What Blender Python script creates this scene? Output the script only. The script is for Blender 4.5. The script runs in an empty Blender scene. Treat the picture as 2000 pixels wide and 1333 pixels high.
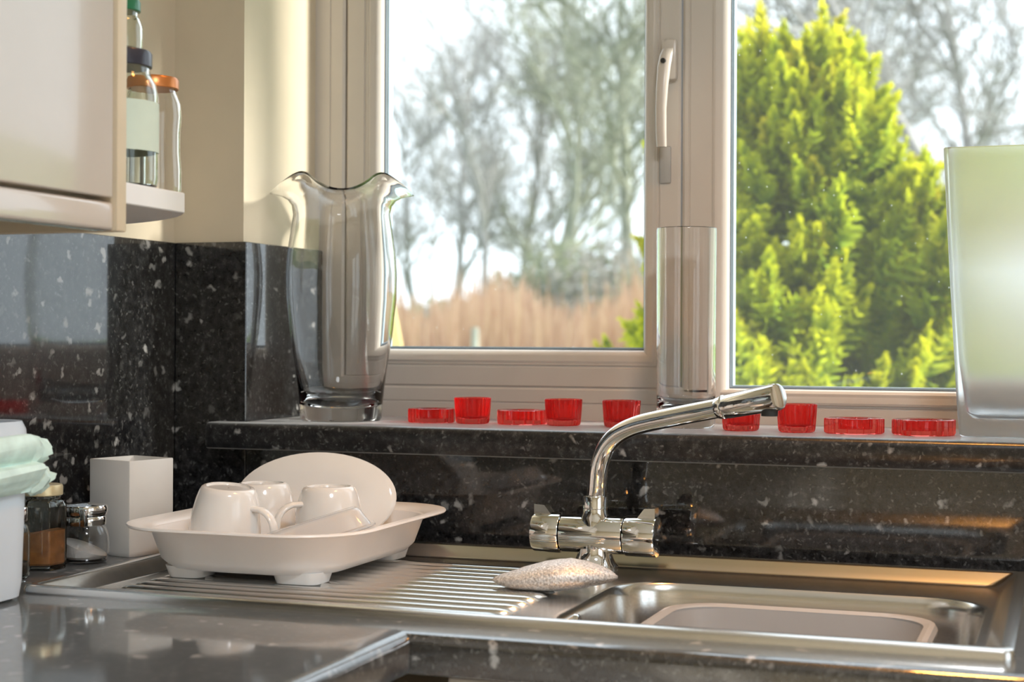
import bpy, bmesh, math, random
from mathutils import Vector, Matrix
random.seed(7)
PI = math.pi
S = bpy.context.scene
COL = S.collection

# ------------------------------------------------------------------ camera
FPX = 3103.3
YAW, PITCH, ROLL = (math.radians(a) for a in (19.396, -0.0588, 0.2685))
CAM = Vector((1.184, -1.942, 1.17))
fw = Vector((-math.sin(YAW)*math.cos(PITCH), math.cos(YAW)*math.cos(PITCH), math.sin(PITCH)))
r0 = Vector((math.cos(YAW), math.sin(YAW), 0)); u0 = r0.cross(fw)
rt = r0*math.cos(ROLL) + u0*math.sin(ROLL)
up = u0*math.cos(ROLL) - r0*math.sin(ROLL)
cam_data = bpy.data.cameras.new('camera'); cam = bpy.data.objects.new('camera', cam_data); COL.objects.link(cam)
M = Matrix((rt, up, -fw)).transposed().to_4x4(); M.translation = CAM
cam.matrix_world = M
cam_data.sensor_width = 36; cam_data.lens = 36*FPX/2000
cam_data.clip_start = 0.05; cam_data.clip_end = 400
cam_data.dof.use_dof = True; cam_data.dof.focus_distance = 1.9; cam_data.dof.aperture_fstop = 5.6
S.camera = cam

def ray(x, y): return fw + rt*((x-1000)/FPX) - up*((y-666.5)/FPX)
def at_depth(x, y, t): return CAM + ray(x, y)*t
def on_y(x, y, Y): d = ray(x, y); return CAM + d*((Y-CAM.y)/d.y)

# ------------------------------------------------------------------ world, sun, exposure
W = bpy.data.worlds.new('sky'); S.world = W; W.use_nodes = True
bgn = W.node_tree.nodes['Background']
bgn.inputs['Color'].default_value = (0.83, 0.915, 1.0, 1); bgn.inputs['Strength'].default_value = 2.05
sun_d = bpy.data.lights.new('sun', 'SUN'); sun_d.energy = 9.5; sun_d.angle = math.radians(10); sun_d.color = (1, .95, .86)
sun = bpy.data.objects.new('sun', sun_d); COL.objects.link(sun)
SUN_DIR = Vector((.86, .24, .45))
sun.rotation_euler = SUN_DIR.to_track_quat('Z', 'Y').to_euler(); sun.location = (6, 3, 6)
S.view_settings.view_transform = 'Standard'; S.view_settings.look = 'None'
S.view_settings.exposure = 0.26; S.view_settings.gamma = 1.0; S.view_settings.use_curve_mapping = False
FILL_W = 25      # unseen ceiling light added as room fill, watts
SINK_W = 3.6      # warm downlight over the sink, watts

# ------------------------------------------------------------------ materials
def nmat(name):
    m = bpy.data.materials.new(name); m.use_nodes = True
    nt = m.node_tree; return m, nt, nt.nodes['Principled BSDF']
def L(nt, a, b): nt.links.new(a, b)
def texco(nt, scale=(1, 1, 1), rot=(0, 0, 0)):
    tc = nt.nodes.new('ShaderNodeTexCoord'); mp = nt.nodes.new('ShaderNodeMapping')
    mp.inputs['Scale'].default_value = scale; mp.inputs['Rotation'].default_value = rot
    L(nt, tc.outputs['Object'], mp.inputs['Vector']); return mp.outputs['Vector']
def noise(nt, vec, scale, detail=3, rough=.5, dist=0):
    n = nt.nodes.new('ShaderNodeTexNoise'); n.inputs['Scale'].default_value = scale
    n.inputs['Detail'].default_value = detail; n.inputs['Roughness'].default_value = rough
    n.inputs['Distortion'].default_value = dist
    L(nt, vec, n.inputs['Vector']); return n.outputs['Fac']
def ramp(nt, fac, stops):
    r = nt.nodes.new('ShaderNodeValToRGB'); e = r.color_ramp.elements
    while len(e) < len(stops): e.new(.5)
    for el, (p, c) in zip(e, stops):
        el.position = p; el.color = (*c, 1) if len(c) == 3 else c
    L(nt, fac, r.inputs['Fac']); return r.outputs['Color']
def bump(nt, b, h, strength=.1, dist=.001):
    n = nt.nodes.new('ShaderNodeBump'); n.inputs['Strength'].default_value = strength; n.inputs['Distance'].default_value = dist
    L(nt, h, n.inputs['Height']); L(nt, n.outputs['Normal'], b.inputs['Normal'])
def plain(name, col, rough=.5, metal=0, ior=1.5, var=.06, scale=18, bmp=0, bscale=200, stretch=(1, 1, 1), trans=0, coat=0, sub=0):
    m, nt, b = nmat(name)
    v = texco(nt, stretch); f = noise(nt, v, scale)
    lo = tuple(max(0, c*(1-var)) for c in col); hi = tuple(min(1, c*(1+var)) for c in col)
    L(nt, ramp(nt, f, [(.3, lo), (.7, hi)]), b.inputs['Base Color'])
    b.inputs['Roughness'].default_value = rough; b.inputs['Metallic'].default_value = metal
    b.inputs['IOR'].default_value = ior; b.inputs['Transmission Weight'].default_value = trans
    b.inputs['Coat Weight'].default_value = coat; b.inputs['Coat Roughness'].default_value = .05
    if sub:
        b.inputs['Subsurface Weight'].default_value = sub; b.inputs['Subsurface Radius'].default_value = (.01, .01, .01)
    if bmp: bump(nt, b, noise(nt, v, bscale), bmp)
    return m
def glassy(name, col, rough=0.0, ior=1.46, wob=0, clear=0):
    m, nt, b = nmat(name)
    v = texco(nt); f = noise(nt, v, 9)
    L(nt, ramp(nt, f, [(0, tuple(c*.985 for c in col)), (1, col)]), b.inputs['Base Color'])
    b.inputs['Transmission Weight'].default_value = 1; b.inputs['Roughness'].default_value = rough; b.inputs['IOR'].default_value = ior
    if wob: bump(nt, b, noise(nt, v, 30), wob, .002)
    if clear:
        tr = nt.nodes.new('ShaderNodeBsdfTransparent'); tr.inputs['Color'].default_value = (*col, 1)
        mx = nt.nodes.new('ShaderNodeMixShader'); mx.inputs[0].default_value = clear
        L(nt, b.outputs[0], mx.inputs[1]); L(nt, tr.outputs[0], mx.inputs[2]); L(nt, mx.outputs[0], nt.nodes['Material Output'].inputs['Surface'])
    return m
def laminate(name, rough=.30, ior=1.3, coat=1.0, crough=.05, cior=1.68, sheen=0):
    """glossy black stone-effect laminate with pale flecks"""
    m, nt, b = nmat(name)
    v = texco(nt)
    nz = nt.nodes.new('ShaderNodeTexNoise'); nz.inputs['Scale'].default_value = 55; nz.inputs['Detail'].default_value = 3
    L(nt, v, nz.inputs['Vector'])
    ad = nt.nodes.new('ShaderNodeVectorMath'); ad.operation = 'MULTIPLY_ADD'
    ad.inputs[1].default_value = (.03, .03, .03)
    L(nt, nz.outputs['Color'], ad.inputs[0]); L(nt, v, ad.inputs[2])
    def flecks(scale, thr, pick):
        vo = nt.nodes.new('ShaderNodeTexVoronoi'); vo.inputs['Scale'].default_value = scale
        L(nt, ad.outputs[0], vo.inputs['Vector'])
        a = nt.nodes.new('ShaderNodeMapRange'); a.inputs['From Min'].default_value = thr; a.inputs['From Max'].default_value = thr*.45
        L(nt, vo.outputs['Distance'], a.inputs['Value'])
        sp = nt.nodes.new('ShaderNodeSeparateColor'); L(nt, vo.outputs['Color'], sp.inputs['Color'])
        g = nt.nodes.new('ShaderNodeMapRange'); g.inputs['From Min'].default_value = pick; g.inputs['From Max'].default_value = 1
        L(nt, sp.outputs[0], g.inputs['Value'])
        mu = nt.nodes.new('ShaderNodeMath'); mu.operation = 'MULTIPLY'
        L(nt, a.outputs[0], mu.inputs[0]); L(nt, g.outputs[0], mu.inputs[1]); return mu.outputs[0]
    f1 = flecks(52, .36, .78); f2 = flecks(150, .42, .45)
    cl = ramp(nt, noise(nt, v, 75, 8, .82), [(.44, (.004, .004, .005)), (.56, (.022, .022, .023)), (.70, (.10, .099, .098))])
    def mix(fac, a, col, k):
        mx = nt.nodes.new('ShaderNodeMix'); mx.data_type = 'RGBA'
        s = nt.nodes.new('ShaderNodeMath'); s.operation = 'MULTIPLY'; s.inputs[1].default_value = k; s.use_clamp = True
        L(nt, fac, s.inputs[0]); L(nt, s.outputs[0], mx.inputs['Factor']); L(nt, a, mx.inputs['A'])
        mx.inputs['B'].default_value = (*col, 1); return mx.outputs['Result']
    c = mix(f2, cl, (.11, .11, .108), 1.0); c = mix(f1, c, (.34, .335, .325), 1.5)
    L(nt, c, b.inputs['Base Color'])
    b.inputs['Roughness'].default_value = rough; b.inputs['IOR'].default_value = ior
    b.inputs['Coat Weight'].default_value = coat; b.inputs['Coat Roughness'].default_value = crough; b.inputs['Coat IOR'].default_value = cior
    b.inputs['Sheen Weight'].default_value = sheen; b.inputs['Sheen Roughness'].default_value = .35
    bump(nt, b, noise(nt, v, 90, 2), .02, .001)
    return m

LAM = laminate('black stone laminate'); LAMT = laminate('black stone worktop', .36, 1.35, 1.0, .06, 1.95, .28); LAMS = laminate('black stone sill', .34, 1.4, .3, .15, 1.5, .8)
WALLC = plain('cream wall paint', (.64, .55, .415), .85, var=.02, bmp=.05, bscale=300)
CEIL = plain('white ceiling paint', (.85, .83, .80), .9, var=.02)
FLOORM = plain('grey tile floor', (.42, .41, .40), .4, var=.1, scale=6)
UPVC = plain('white upvc', (.60, .55, .495), .28, var=.015)
GASK = plain('grey gasket', (.10, .13, .17), .5)
SPACER = plain('aluminium spacer', (.45, .55, .65), .35, .6)
CREAM = plain('cream gloss cabinet', (.60, .54, .48), .13, ior=1.5, var=.02, coat=.4)
CREAMD = plain('cream cabinet edge', (.70, .58, .42), .4, var=.03)
WHITEB = plain('white melamine', (.82, .81, .80), .35, var=.02)
STEEL = plain('brushed steel', (.72, .71, .69), .20, 1, var=.08, scale=60, stretch=(.15, 6, 6), bmp=.03, bscale=220)
STEELP = plain('polished steel rim', (.72, .71, .69), .22, 1, var=.05, scale=30, stretch=(.2, 3, 3))
CHROME = plain('chrome', (.86, .85, .84), .035, 1, var=.02)
BLACKR = plain('black rubber', (.02, .02, .02), .6)
CERAM = plain('white glazed ceramic', (.84, .83, .81), .12, var=.02, coat=.3)
PLAST = plain('white plastic', (.88, .87, .86), .3, var=.02, sub=.05)
GREYPL = plain('grey plastic basin', (.38, .39, .40), .35, var=.03)
BINM = plain('pale blue white plastic', (.70, .78, .86), .4, var=.02)
BAGM = plain('mint compost bag', (.68, .88, .82), .35, var=.12, scale=50, bmp=.4, bscale=90)
CLEAR = glassy('clear glass', (1, 1, 1), 0, 1.40, .02, 0)
GREENG = glassy('pale green glass', (.95, .985, .94), 0, 1.40, 0, .0)
FROST = plain('frosted glass', (.95, .97, .98), .32, ior=1.25, var=.02, trans=.93)
REDG = glassy('red glass', (1.0, .24, .21), .03, 1.40, .03)
def add_translucent(m, col, k):
    nt = m.node_tree; t = nt.nodes.new('ShaderNodeBsdfTranslucent'); t.inputs['Color'].default_value = (*col, 1)
    mx = nt.nodes.new('ShaderNodeMixShader'); mx.inputs[0].default_value = k
    L(nt, nt.nodes['Principled BSDF'].outputs[0], mx.inputs[1]); L(nt, t.outputs[0], mx.inputs[2]); L(nt, mx.outputs[0], nt.nodes['Material Output'].inputs['Surface'])
add_translucent(REDG, (1, .035, .035), .16)
CLEARP = plain('cloudy clear plastic', (.93, .95, .97), .12, ior=1.35, var=.02, trans=.62)
LIDG = plain('green lid', (.02, .16, .07), .3); LIDB = plain('black lid', (.03, .03, .045), .3)
LIDO = plain('copper lid', (.62, .22, .06), .3, .5); LIDY = plain('gold lid', (.74, .62, .38), .35, .5)
LABELP = plain('pale paper label', (.62, .72, .62), .6); SPICE = plain('brown spice', (.34, .13, .04), .8, var=.3, scale=80)
SUGAR = plain('white sugar', (.85, .84, .82), .7, var=.05, scale=200, bmp=.2, bscale=900)
SCOUR = plain('steel scourer', (.80, .79, .78), .42, .5, var=.5, scale=420, bmp=1.0, bscale=480)
WOODY = plain('pale yellow timber', (.78, .58, .24), .6, var=.1, scale=5, stretch=(8, 8, 1))
STAKE = plain('grey stake', (.26, .26, .22), .8, var=.2)
BARK = plain('grey bark', (.30, .29, .29), .9, var=.25, scale=4)
BARKI = plain('mossy bark', (.25, .26, .20), .9, var=.35, scale=3)
GRASS = plain('lawn', (.16, .24, .07), .9, var=.3, scale=3)
CONCR = plain('dark socket', (.03, .03, .03), .6)

def vcol_mat(name, rough=.7, trl=.35):
    m, nt, b = nmat(name)
    a = nt.nodes.new('ShaderNodeVertexColor'); a.layer_name = 'Col'
    L(nt, a.outputs['Color'], b.inputs['Base Color']); b.inputs['Roughness'].default_value = rough
    b.inputs['Specular IOR Level'].default_value = .2
    t = nt.nodes.new('ShaderNodeBsdfTranslucent'); L(nt, a.outputs['Color'], t.inputs['Color'])
    mx = nt.nodes.new('ShaderNodeMixShader'); mx.inputs[0].default_value = trl
    L(nt, b.outputs[0], mx.inputs[1]); L(nt, t.outputs[0], mx.inputs[2])
    L(nt, mx.outputs[0], nt.nodes['Material Output'].inputs['Surface']); return m
FOLI = vcol_mat('foliage', .7, .58); REED = vcol_mat('dry reed', .8, .3)

def pane_mat():
    m, nt, b = nmat('window pane')
    tr = nt.nodes.new('ShaderNodeBsdfTransparent'); tr.inputs['Color'].default_value = (.97, .985, .98, 1)
    gl = nt.nodes.new('ShaderNodeBsdfGlossy'); gl.inputs['Roughness'].default_value = .01
    lw = nt.nodes.new('ShaderNodeLayerWeight'); lw.inputs['Blend'].default_value = .5
    pw = nt.nodes.new('ShaderNodeMath'); pw.operation = 'POWER'; pw.inputs[1].default_value = 5; L(nt, lw.outputs['Facing'], pw.inputs[0])
    fr = nt.nodes.new('ShaderNodeMath'); fr.operation = 'MULTIPLY_ADD'; fr.inputs[1].default_value = .7; fr.inputs[2].default_value = .025; L(nt, pw.outputs[0], fr.inputs[0])
    mx = nt.nodes.new('ShaderNodeMixShader'); L(nt, fr.outputs[0], mx.inputs[0]); L(nt, tr.outputs[0], mx.inputs[1]); L(nt, gl.outputs[0], mx.inputs[2])
    du = nt.nodes.new('ShaderNodeBsdfTranslucent'); du.inputs['Color'].default_value = (.9, .92, .95, 1)
    v = texco(nt); vo = nt.nodes.new('ShaderNodeTexVoronoi'); vo.inputs['Scale'].default_value = 42; L(nt, v, vo.inputs['Vector'])
    sp = ramp(nt, vo.outputs['Distance'], [(.035, (.25, .25, .25)), (.06, (.018, .018, .018))])
    m2 = nt.nodes.new('ShaderNodeMixShader'); L(nt, sp, m2.inputs[0]); L(nt, mx.outputs[0], m2.inputs[1]); L(nt, du.outputs[0], m2.inputs[2])
    L(nt, m2.outputs[0], nt.nodes['Material Output'].inputs['Surface']); return m
PANE = pane_mat()

# ------------------------------------------------------------------ mesh helpers
class MB:
    def __init__(s): s.v = []; s.f = []; s.c = []
    def add(s, vs, fs):
        o = len(s.v); s.v += [tuple(p) for p in vs]; s.f += [tuple(i+o for i in f) for f in fs]; return s
    def box(s, x0, x1, y0, y1, z0, z1, bev=0, seg=2):
        bm = bmesh.new(); bmesh.ops.create_cube(bm, size=1)
        for v in bm.verts:
            v.co = Vector(((x0+x1)/2 + v.co.x*(x1-x0), (y0+y1)/2 + v.co.y*(y1-y0), (z0+z1)/2 + v.co.z*(z1-z0)))
        if bev: bmesh.ops.bevel(bm, geom=bm.edges[:], offset=bev, segments=seg, affect='EDGES', profile=.5)
        return s.bm(bm)
    def bm(s, bm):
        bm.verts.index_update()
        s.add([v.co[:] for v in bm.verts], [[v.index for v in f.verts] for f in bm.faces]); bm.free(); return s
    def loft(s, rings, close=True, cap0=False, cap1=False):
        n = len(rings[0]); vs = [p for r in rings for p in r]; fs = []
        for i in range(len(rings)-1):
            for j in range(n if close else n-1):
                k = (j+1) % n; fs.append((i*n+j, i*n+k, (i+1)*n+k, (i+1)*n+j))
        if cap0: fs.append(tuple(range(n-1, -1, -1)))
        if cap1: fs.append(tuple((len(rings)-1)*n+j for j in range(n)))
        return s.add(vs, fs)
    def lathe(s, prof, c=(0, 0, 0), seg=40, fn=None, cap=True):
        rings = []
        for (r, z) in prof:
            rings.append([(c[0]+(r*(fn(a, z) if fn else 1))*math.cos(a), c[1]+(r*(fn(a, z) if fn else 1))*math.sin(a), c[2]+z)
                          for a in (2*PI*i/seg for i in range(seg))])
        return s.loft(rings, True, cap, cap)
    def tube(s, path, rad, seg=12, cap=True):
        path = [Vector(p) for p in path]; n = len(path)
        if not hasattr(rad, '__len__'): rad = [rad]*n
        t = (path[1]-path[0]).normalized(); a = t.orthogonal().normalized(); rings = []
        for i, p in enumerate(path):
            d = (path[min(i+1, n-1)]-path[max(i-1, 0)]).normalized()
            a = (a-d*a.dot(d)).normalized(); b = d.cross(a)
            rings.append([tuple(p+(a*math.cos(q)+b*math.sin(q))*rad[i]) for q in (2*PI*k/seg for k in range(seg))])
        return s.loft(rings, True, cap, cap)
    def prism(s, poly, z0, z1, bev=0):
        n = len(poly)
        return s.loft([[(x, y, z0) for x, y in poly], [(x, y, z1) for x, y in poly]], True, True, True)
    def xf(s, m):
        s.v = [tuple(m @ Vector(p)) for p in s.v]; return s

def rrect(x0, x1, y0, y1, r, n=6):
    out = []
    for cx, cy, a0 in ((x1-r, y1-r, 0), (x0+r, y1-r, PI/2), (x0+r, y0+r, PI), (x1-r, y0+r, 1.5*PI)):
        out += [(cx+r*math.cos(a0+PI/2*i/n), cy+r*math.sin(a0+PI/2*i/n)) for i in range(n+1)]
    return out
def ring(poly, z): return [(x, y, z) for x, y in poly]

def mesh_of(name, mb, mat, off=(0, 0, 0), smooth=35):
    me = bpy.data.meshes.new(name)
    me.from_pydata([(p[0]-off[0], p[1]-off[1], p[2]-off[2]) for p in mb.v], [], mb.f); me.validate(); me.update()
    bm = bmesh.new(); bm.from_mesh(me); bmesh.ops.recalc_face_normals(bm, faces=bm.faces); bm.to_mesh(me); bm.free()
    if mb.c and len(mb.c) == len(me.vertices):
        ca = me.color_attributes.new('Col', 'FLOAT_COLOR', 'POINT')
        for i, c in enumerate(mb.c): ca.data[i].color = (*c, 1)
    if smooth:
        for p in me.polygons: p.use_smooth = True
        me.set_sharp_from_angle(angle=math.radians(smooth))
    me.materials.append(mat); return me
def tag(o, label=None, cat=None, group=None, kind=None):
    if label: o['label'] = label
    if cat: o['category'] = cat
    if group: o['group'] = group
    if kind: o['kind'] = kind
    return o
def root(name, loc, label, cat, group=None, kind=None):
    o = bpy.data.objects.new(name, None); COL.objects.link(o); o.location = loc; o.empty_display_size = .05
    return tag(o, label, cat, group, kind)
def wloc(o):
    p = Vector(o.location)
    while o.parent: o = o.parent; p += Vector(o.location)
    return p
def part(par, name, mb, mat, label=None, smooth=35, kind=None):
    """mesh given in world coordinates, parented to par"""
    me = mesh_of(name, mb, mat, wloc(par), smooth)
    o = bpy.data.objects.new(name, me); COL.objects.link(o); o.parent = par
    return tag(o, label, None, None, kind)
def single(name, mb, mat, label, cat, loc=(0, 0, 0), group=None, kind=None, smooth=35):
    o = bpy.data.objects.new(name, mesh_of(name, mb, mat, loc, smooth)); COL.objects.link(o); o.location = loc
    return tag(o, label, cat, group, kind)
def copy_tree(o, loc=None, par=None):
    c = o.copy(); COL.objects.link(c); c.parent = par
    if loc: c.location = loc
    for ch in list(o.children): copy_tree(ch, None, c)
    return c
def box(*a, **k): return MB().box(*a, **k)

# ------------------------------------------------------------------ room shell
ZW, ZS, ZSB, ZB = .90, 1.055, 1.019, 1.303     # worktop, sill top, sill underside, splashback top
XW0, XW1, ZWT = .104, 1.46, 2.08               # window opening
RX, RY, RZ = 2.9, -3.3, 2.4
single('floor', box(-.3, RX+.2, RY-.2, .3, -.1, 0), FLOORM, 'pale grey tiled floor of the kitchen', 'floor', kind='structure')
single('ceiling', box(-.3, RX+.2, RY-.2, .33, RZ, RZ+.1), CEIL, 'white painted kitchen ceiling', 'ceiling', kind='structure')
wl = single('wall_left', box(-.2, -.006, RY-.2, .33, 0, RZ), WALLC, 'cream painted wall behind the wall cabinet', 'wall', kind='structure')
PY0, PY1, PZ1 = -2.7, -.9, 2.1                  # right wall opening for the unseen patio door, added for daylight
single('wall_right', MB().box(RX, RX+.2, RY-.2, PY0, 0, RZ).box(RX, RX+.2, PY1, .33, 0, RZ).box(RX, RX+.2, PY0, PY1, PZ1, RZ), WALLC, 'cream painted wall with the added patio door', 'wall', kind='structure')
single('wall_front', box(-.2, RX+.2, RY-.2, RY, 0, RZ), WALLC, 'cream painted wall opposite the window', 'wall', kind='structure')
wb = MB()
wb.box(-.2, XW0, .006, .33, 0, RZ).box(XW1, RX+.2, .006, .33, 0, RZ).box(XW0, XW1, .006, .33, ZWT, RZ).box(XW0, XW1, .006, .33, 0, ZSB)
wbo = single('wall_back', wb, WALLC, 'cream painted wall around the kitchen window', 'wall', kind='structure')
part(wl, 'splashback', box(-.006, 0, -2.6, .006, ZW-.02, ZB, bev=.0008, seg=1), LAM, 'glossy black speckled splashback on the cabinet wall')
part(wbo, 'splashback', box(.0005, .1115, 0, .006, ZW-.02, ZB, bev=.0008, seg=1), LAM, 'narrow black speckled splashback in the corner')
part(wbo, 'splashback', box(XW0, .112, .0005, .226, ZS, ZB, bev=.0008, seg=1), LAM, 'black speckled splashback lining the window reveal')
part(wbo, 'splashback', box(.1125, 2.6, 0, .006, ZW-.02, ZSB, bev=.0008, seg=1), LAM, 'black speckled splashback beneath the window sill')

# unseen patio door, added as a source of daylight fill
pd = root('added_door_1', (RX+.1, (PY0+PY1)/2, 0), 'unseen glazed white patio door added to let in daylight', 'door', kind='structure')
def ring_frame(x0, x1, z0, z1, prof):
    """mitred rectangular frame; prof = [(inset, y)] closed profile"""
    rings = [[(x0+i, y, z0+i), (x1-i, y, z0+i), (x1-i, y, z1-i), (x0+i, y, z1-i)] for i, y in prof]
    return MB().loft(rings+[rings[0]])
SWAP = Matrix(((0, 1, 0, 0), (1, 0, 0, 0), (0, 0, 1, 0), (0, 0, 0, 1)))
for a, b_ in ((PY0, -1.8), (-1.8, PY1)):
    part(pd, 'door_frame', ring_frame(a, b_, 0.0, PZ1, [(0, RX+.14), (0, RX+.06), (.08, RX+.06), (.08, RX+.14)]).xf(SWAP), UPVC)
    part(pd, 'glass_pane', box(RX+.1, RX+.105, a+.08, b_-.08, .08, PZ1-.08), PANE)

# window
FY = .225
wn = root('window_1', ((XW0+XW1)/2, FY+.03, ZS), 'white upvc kitchen window with opening sash and fixed pane', 'window', kind='structure')
part(wn, 'outer_frame', ring_frame(XW0, XW1, ZS-.002, ZWT, [(0, .295), (0, FY), (.024, FY), (.0245, FY+.0015), (.0265, FY+.0015), (.027, FY),
     (.045, FY), (.0485, FY+.003), (.0485, .255), (.0505, .256), (.0505, .295)]), UPVC, smooth=25)
MX0, MX1 = .668, .716
part(wn, 'mullion', MB().loft([[(x, y, z) for x, y in ((MX0+.0035, FY+.02), (MX0+.003, FY+.003), (MX0+.007, FY), (MX0+.012, FY), (MX0+.0125, FY+.0015), (MX0+.0145, FY+.0015),
     (MX0+.015, FY), (MX1, FY), (MX1, .295), (MX0+.01, .295))] for z in (ZS+.04, ZWT-.04)], True, True, True), UPVC, smooth=25)
# opening sash
SX0, SX1, SZ0, SZ1 = .1555, .6685, 1.1005, ZWT-.0525
sash = part(wn, 'opening_sash', ring_frame(SX0, SX1, SZ0, SZ1, [(0, .28), (0, FY+.003), (.003, FY), (.029, FY), (.0295, FY+.0018), (.0325, FY+.0018), (.033, FY+.0004),
     (.036, FY+.0004), (.036, .28)]), UPVC, smooth=25)
BEAD = [(0, .252), (0, FY+.0008), (.003, FY-.0004), (.010, FY+.002), (.016, FY+.0075), (.018, FY+.012), (.0185, FY+.0195), (.0165, .252)]
part(sash, 'glazing_bead', ring_frame(SX0+.0362, SX1-.0362, SZ0+.0362, SZ1-.0362, BEAD), UPVC)
def glazing(par, x0, x1, z0, z1):
    part(par, 'gasket', ring_frame(x0-.001, x1+.001, z0-.001, z1+.001, [(0, FY+.018), (.0025, FY+.018), (.0025, FY+.021), (0, FY+.021)]), GASK)
    part(par, 'spacer_bar', ring_frame(x0-.004, x1+.004, z0-.004, z1+.004, [(0, FY+.0255), (.008, FY+.0255), (.008, FY+.0415), (0, FY+.0415)]), SPACER)
    part(par, 'glass_pane', box(x0-.004, x1+.004, FY+.021, FY+.025, z0-.004, z1+.004), PANE, 'double glazed window pane')
glazing(sash, SX0+.0545, SX1-.0545, SZ0+.0545, SZ1-.0545)
# fixed pane
part(wn, 'glazing_bead', ring_frame(MX1-.0012, XW1-.0475, ZS+.0275, ZWT-.0475, [(i*1.12, y-.0022 if y < .245 else y) for i, y in BEAD]), UPVC)
glazing(wn, MX1+.019, XW1-.068, ZS+.0482, ZWT-.068)
# handle
hx = .6525
hd = part(wn, 'handle', MB().box(hx-.009, hx+.0125, FY-.013, FY+.001, 1.532, 1.589, bev=.004), UPVC, 'white lever handle with a keyhole')
lev = MB()
path = [(hx+.001, FY-.014, 1.575), (hx, FY-.020, 1.565), (hx-.0015, FY-.026, 1.548), (hx-.003, FY-.030, 1.52), (hx-.004, FY-.032, 1.49), (hx-.004, FY-.031, 1.46), (hx-.0035, FY-.029, 1.437)]
rings = []
for i, p in enumerate(path):
    w = (.0085, .0095, .0098, .0088, .008, .0078, .0072)[i]; d = (.004, .0065, .007, .006, .0055, .005, .0042)[i]
    rings.append([(p[0]+w*math.cos(a)*(1 if abs(math.cos(a)) < .8 else .97), p[1]+d*math.sin(a), p[2]) for a in (2*PI*k/14 for k in range(14))])
lev.loft(rings, True, True, True)
part(hd, 'lever', lev, UPVC)
part(hd, 'keyhole', MB().tube([(hx-.001, FY-.030, 1.556), (hx-.0014, FY-.0335, 1.5555)], .0036, 14), CONCR)
part(sash, 'grey_pad', box(hx-.0135, hx+.003, FY-.002, FY+.0005, 1.389, 1.441, bev=.002, seg=2), plain('grey pad', (.42, .41, .39), .5), 'small grey stick-on pad below the handle')

# sill
sl = MB()
def sillprof(x, y1): 
    r = .009
    return [(x, y1, ZSB), (x, y1, ZS), (x, -.038+r, ZS)] + [(x, -.038+r-r*math.sin(a), ZS-r+r*math.cos(a)) for a in (PI/10, PI/5, PI*.3, PI*.4, PI/2)] + \
           [(x, -.038, ZSB+.007), (x, -.0358, ZSB+.002), (x, -.031, ZSB)]
sl.loft([sillprof(.071, -.0003), sillprof(1.493, -.0003)], True, True, True)
sl.box(.1125, XW1-.0005, -.001, FY+.002, ZSB, ZS)
single('trim_1', sl, LAMS, 'black speckled laminate window sill with rounded front', 'window sill', kind='structure')

# ------------------------------------------------------------------ worktop with rounded front edges
SKX0, SKX1, SKY0, SKY1 = .144, 1.141, -.542, -.052
BX0, BX1, BY0, BY1, BR = .697, 1.106, -.492, -.172, .07      # sink bowl
PE, FE, WR = .614, -.602, 2.55     # edge of the left run, front edge of the window run, right end
def poly_with_hole(outer, hole, z, flip=False):
    bm = bmesh.new(); es = []
    for lp in (outer, hole):
        vs = [bm.verts.new((x, y, z)) for x, y in lp]
        es += [bm.edges.new((vs[i], vs[(i+1) % len(vs)])) for i in range(len(vs))]
    bmesh.ops.triangle_fill(bm, edges=es, use_beauty=True)
    return bm
wt = MB(); ER = .011; T = .038
outer = [(.0005, -.0005), (.0005, -2.6), (PE-ER, -2.6), (PE-ER, FE+ER), (WR, FE+ER), (WR, -.0005)]
hole = rrect(SKX0+.014, SKX1-.014, SKY0+.014, SKY1-.014, .01)
wt.bm(poly_with_hole(outer, hole, ZW)); wt.bm(poly_with_hole(outer, hole, ZW-T))
wt.loft([ring(outer, ZW), ring(outer, ZW-T)]); wt.loft([ring(hole, ZW), ring(hole, ZW-T)])
prof = [(-ER, 0), (-ER+.004, -.0006)] + [(-ER+ER*math.sin(a), -ER+ER*math.cos(a)) for a in (PI*.2, PI*.28, PI*.36, PI*.44, PI/2)] + [(0, -T+.006), (-.002, -T+.0015), (-.006, -T), (-ER, -T)]
wt.loft([[(PE+o, -2.6, ZW+z) for o, z in prof], [(PE+o, FE-o, ZW+z) for o, z in prof], [(WR, FE-o, ZW+z) for o, z in prof]], True, True, True)
single('worktop', wt, LAMT, 'glossy black speckled corner worktop around the sink', 'worktop')

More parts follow.
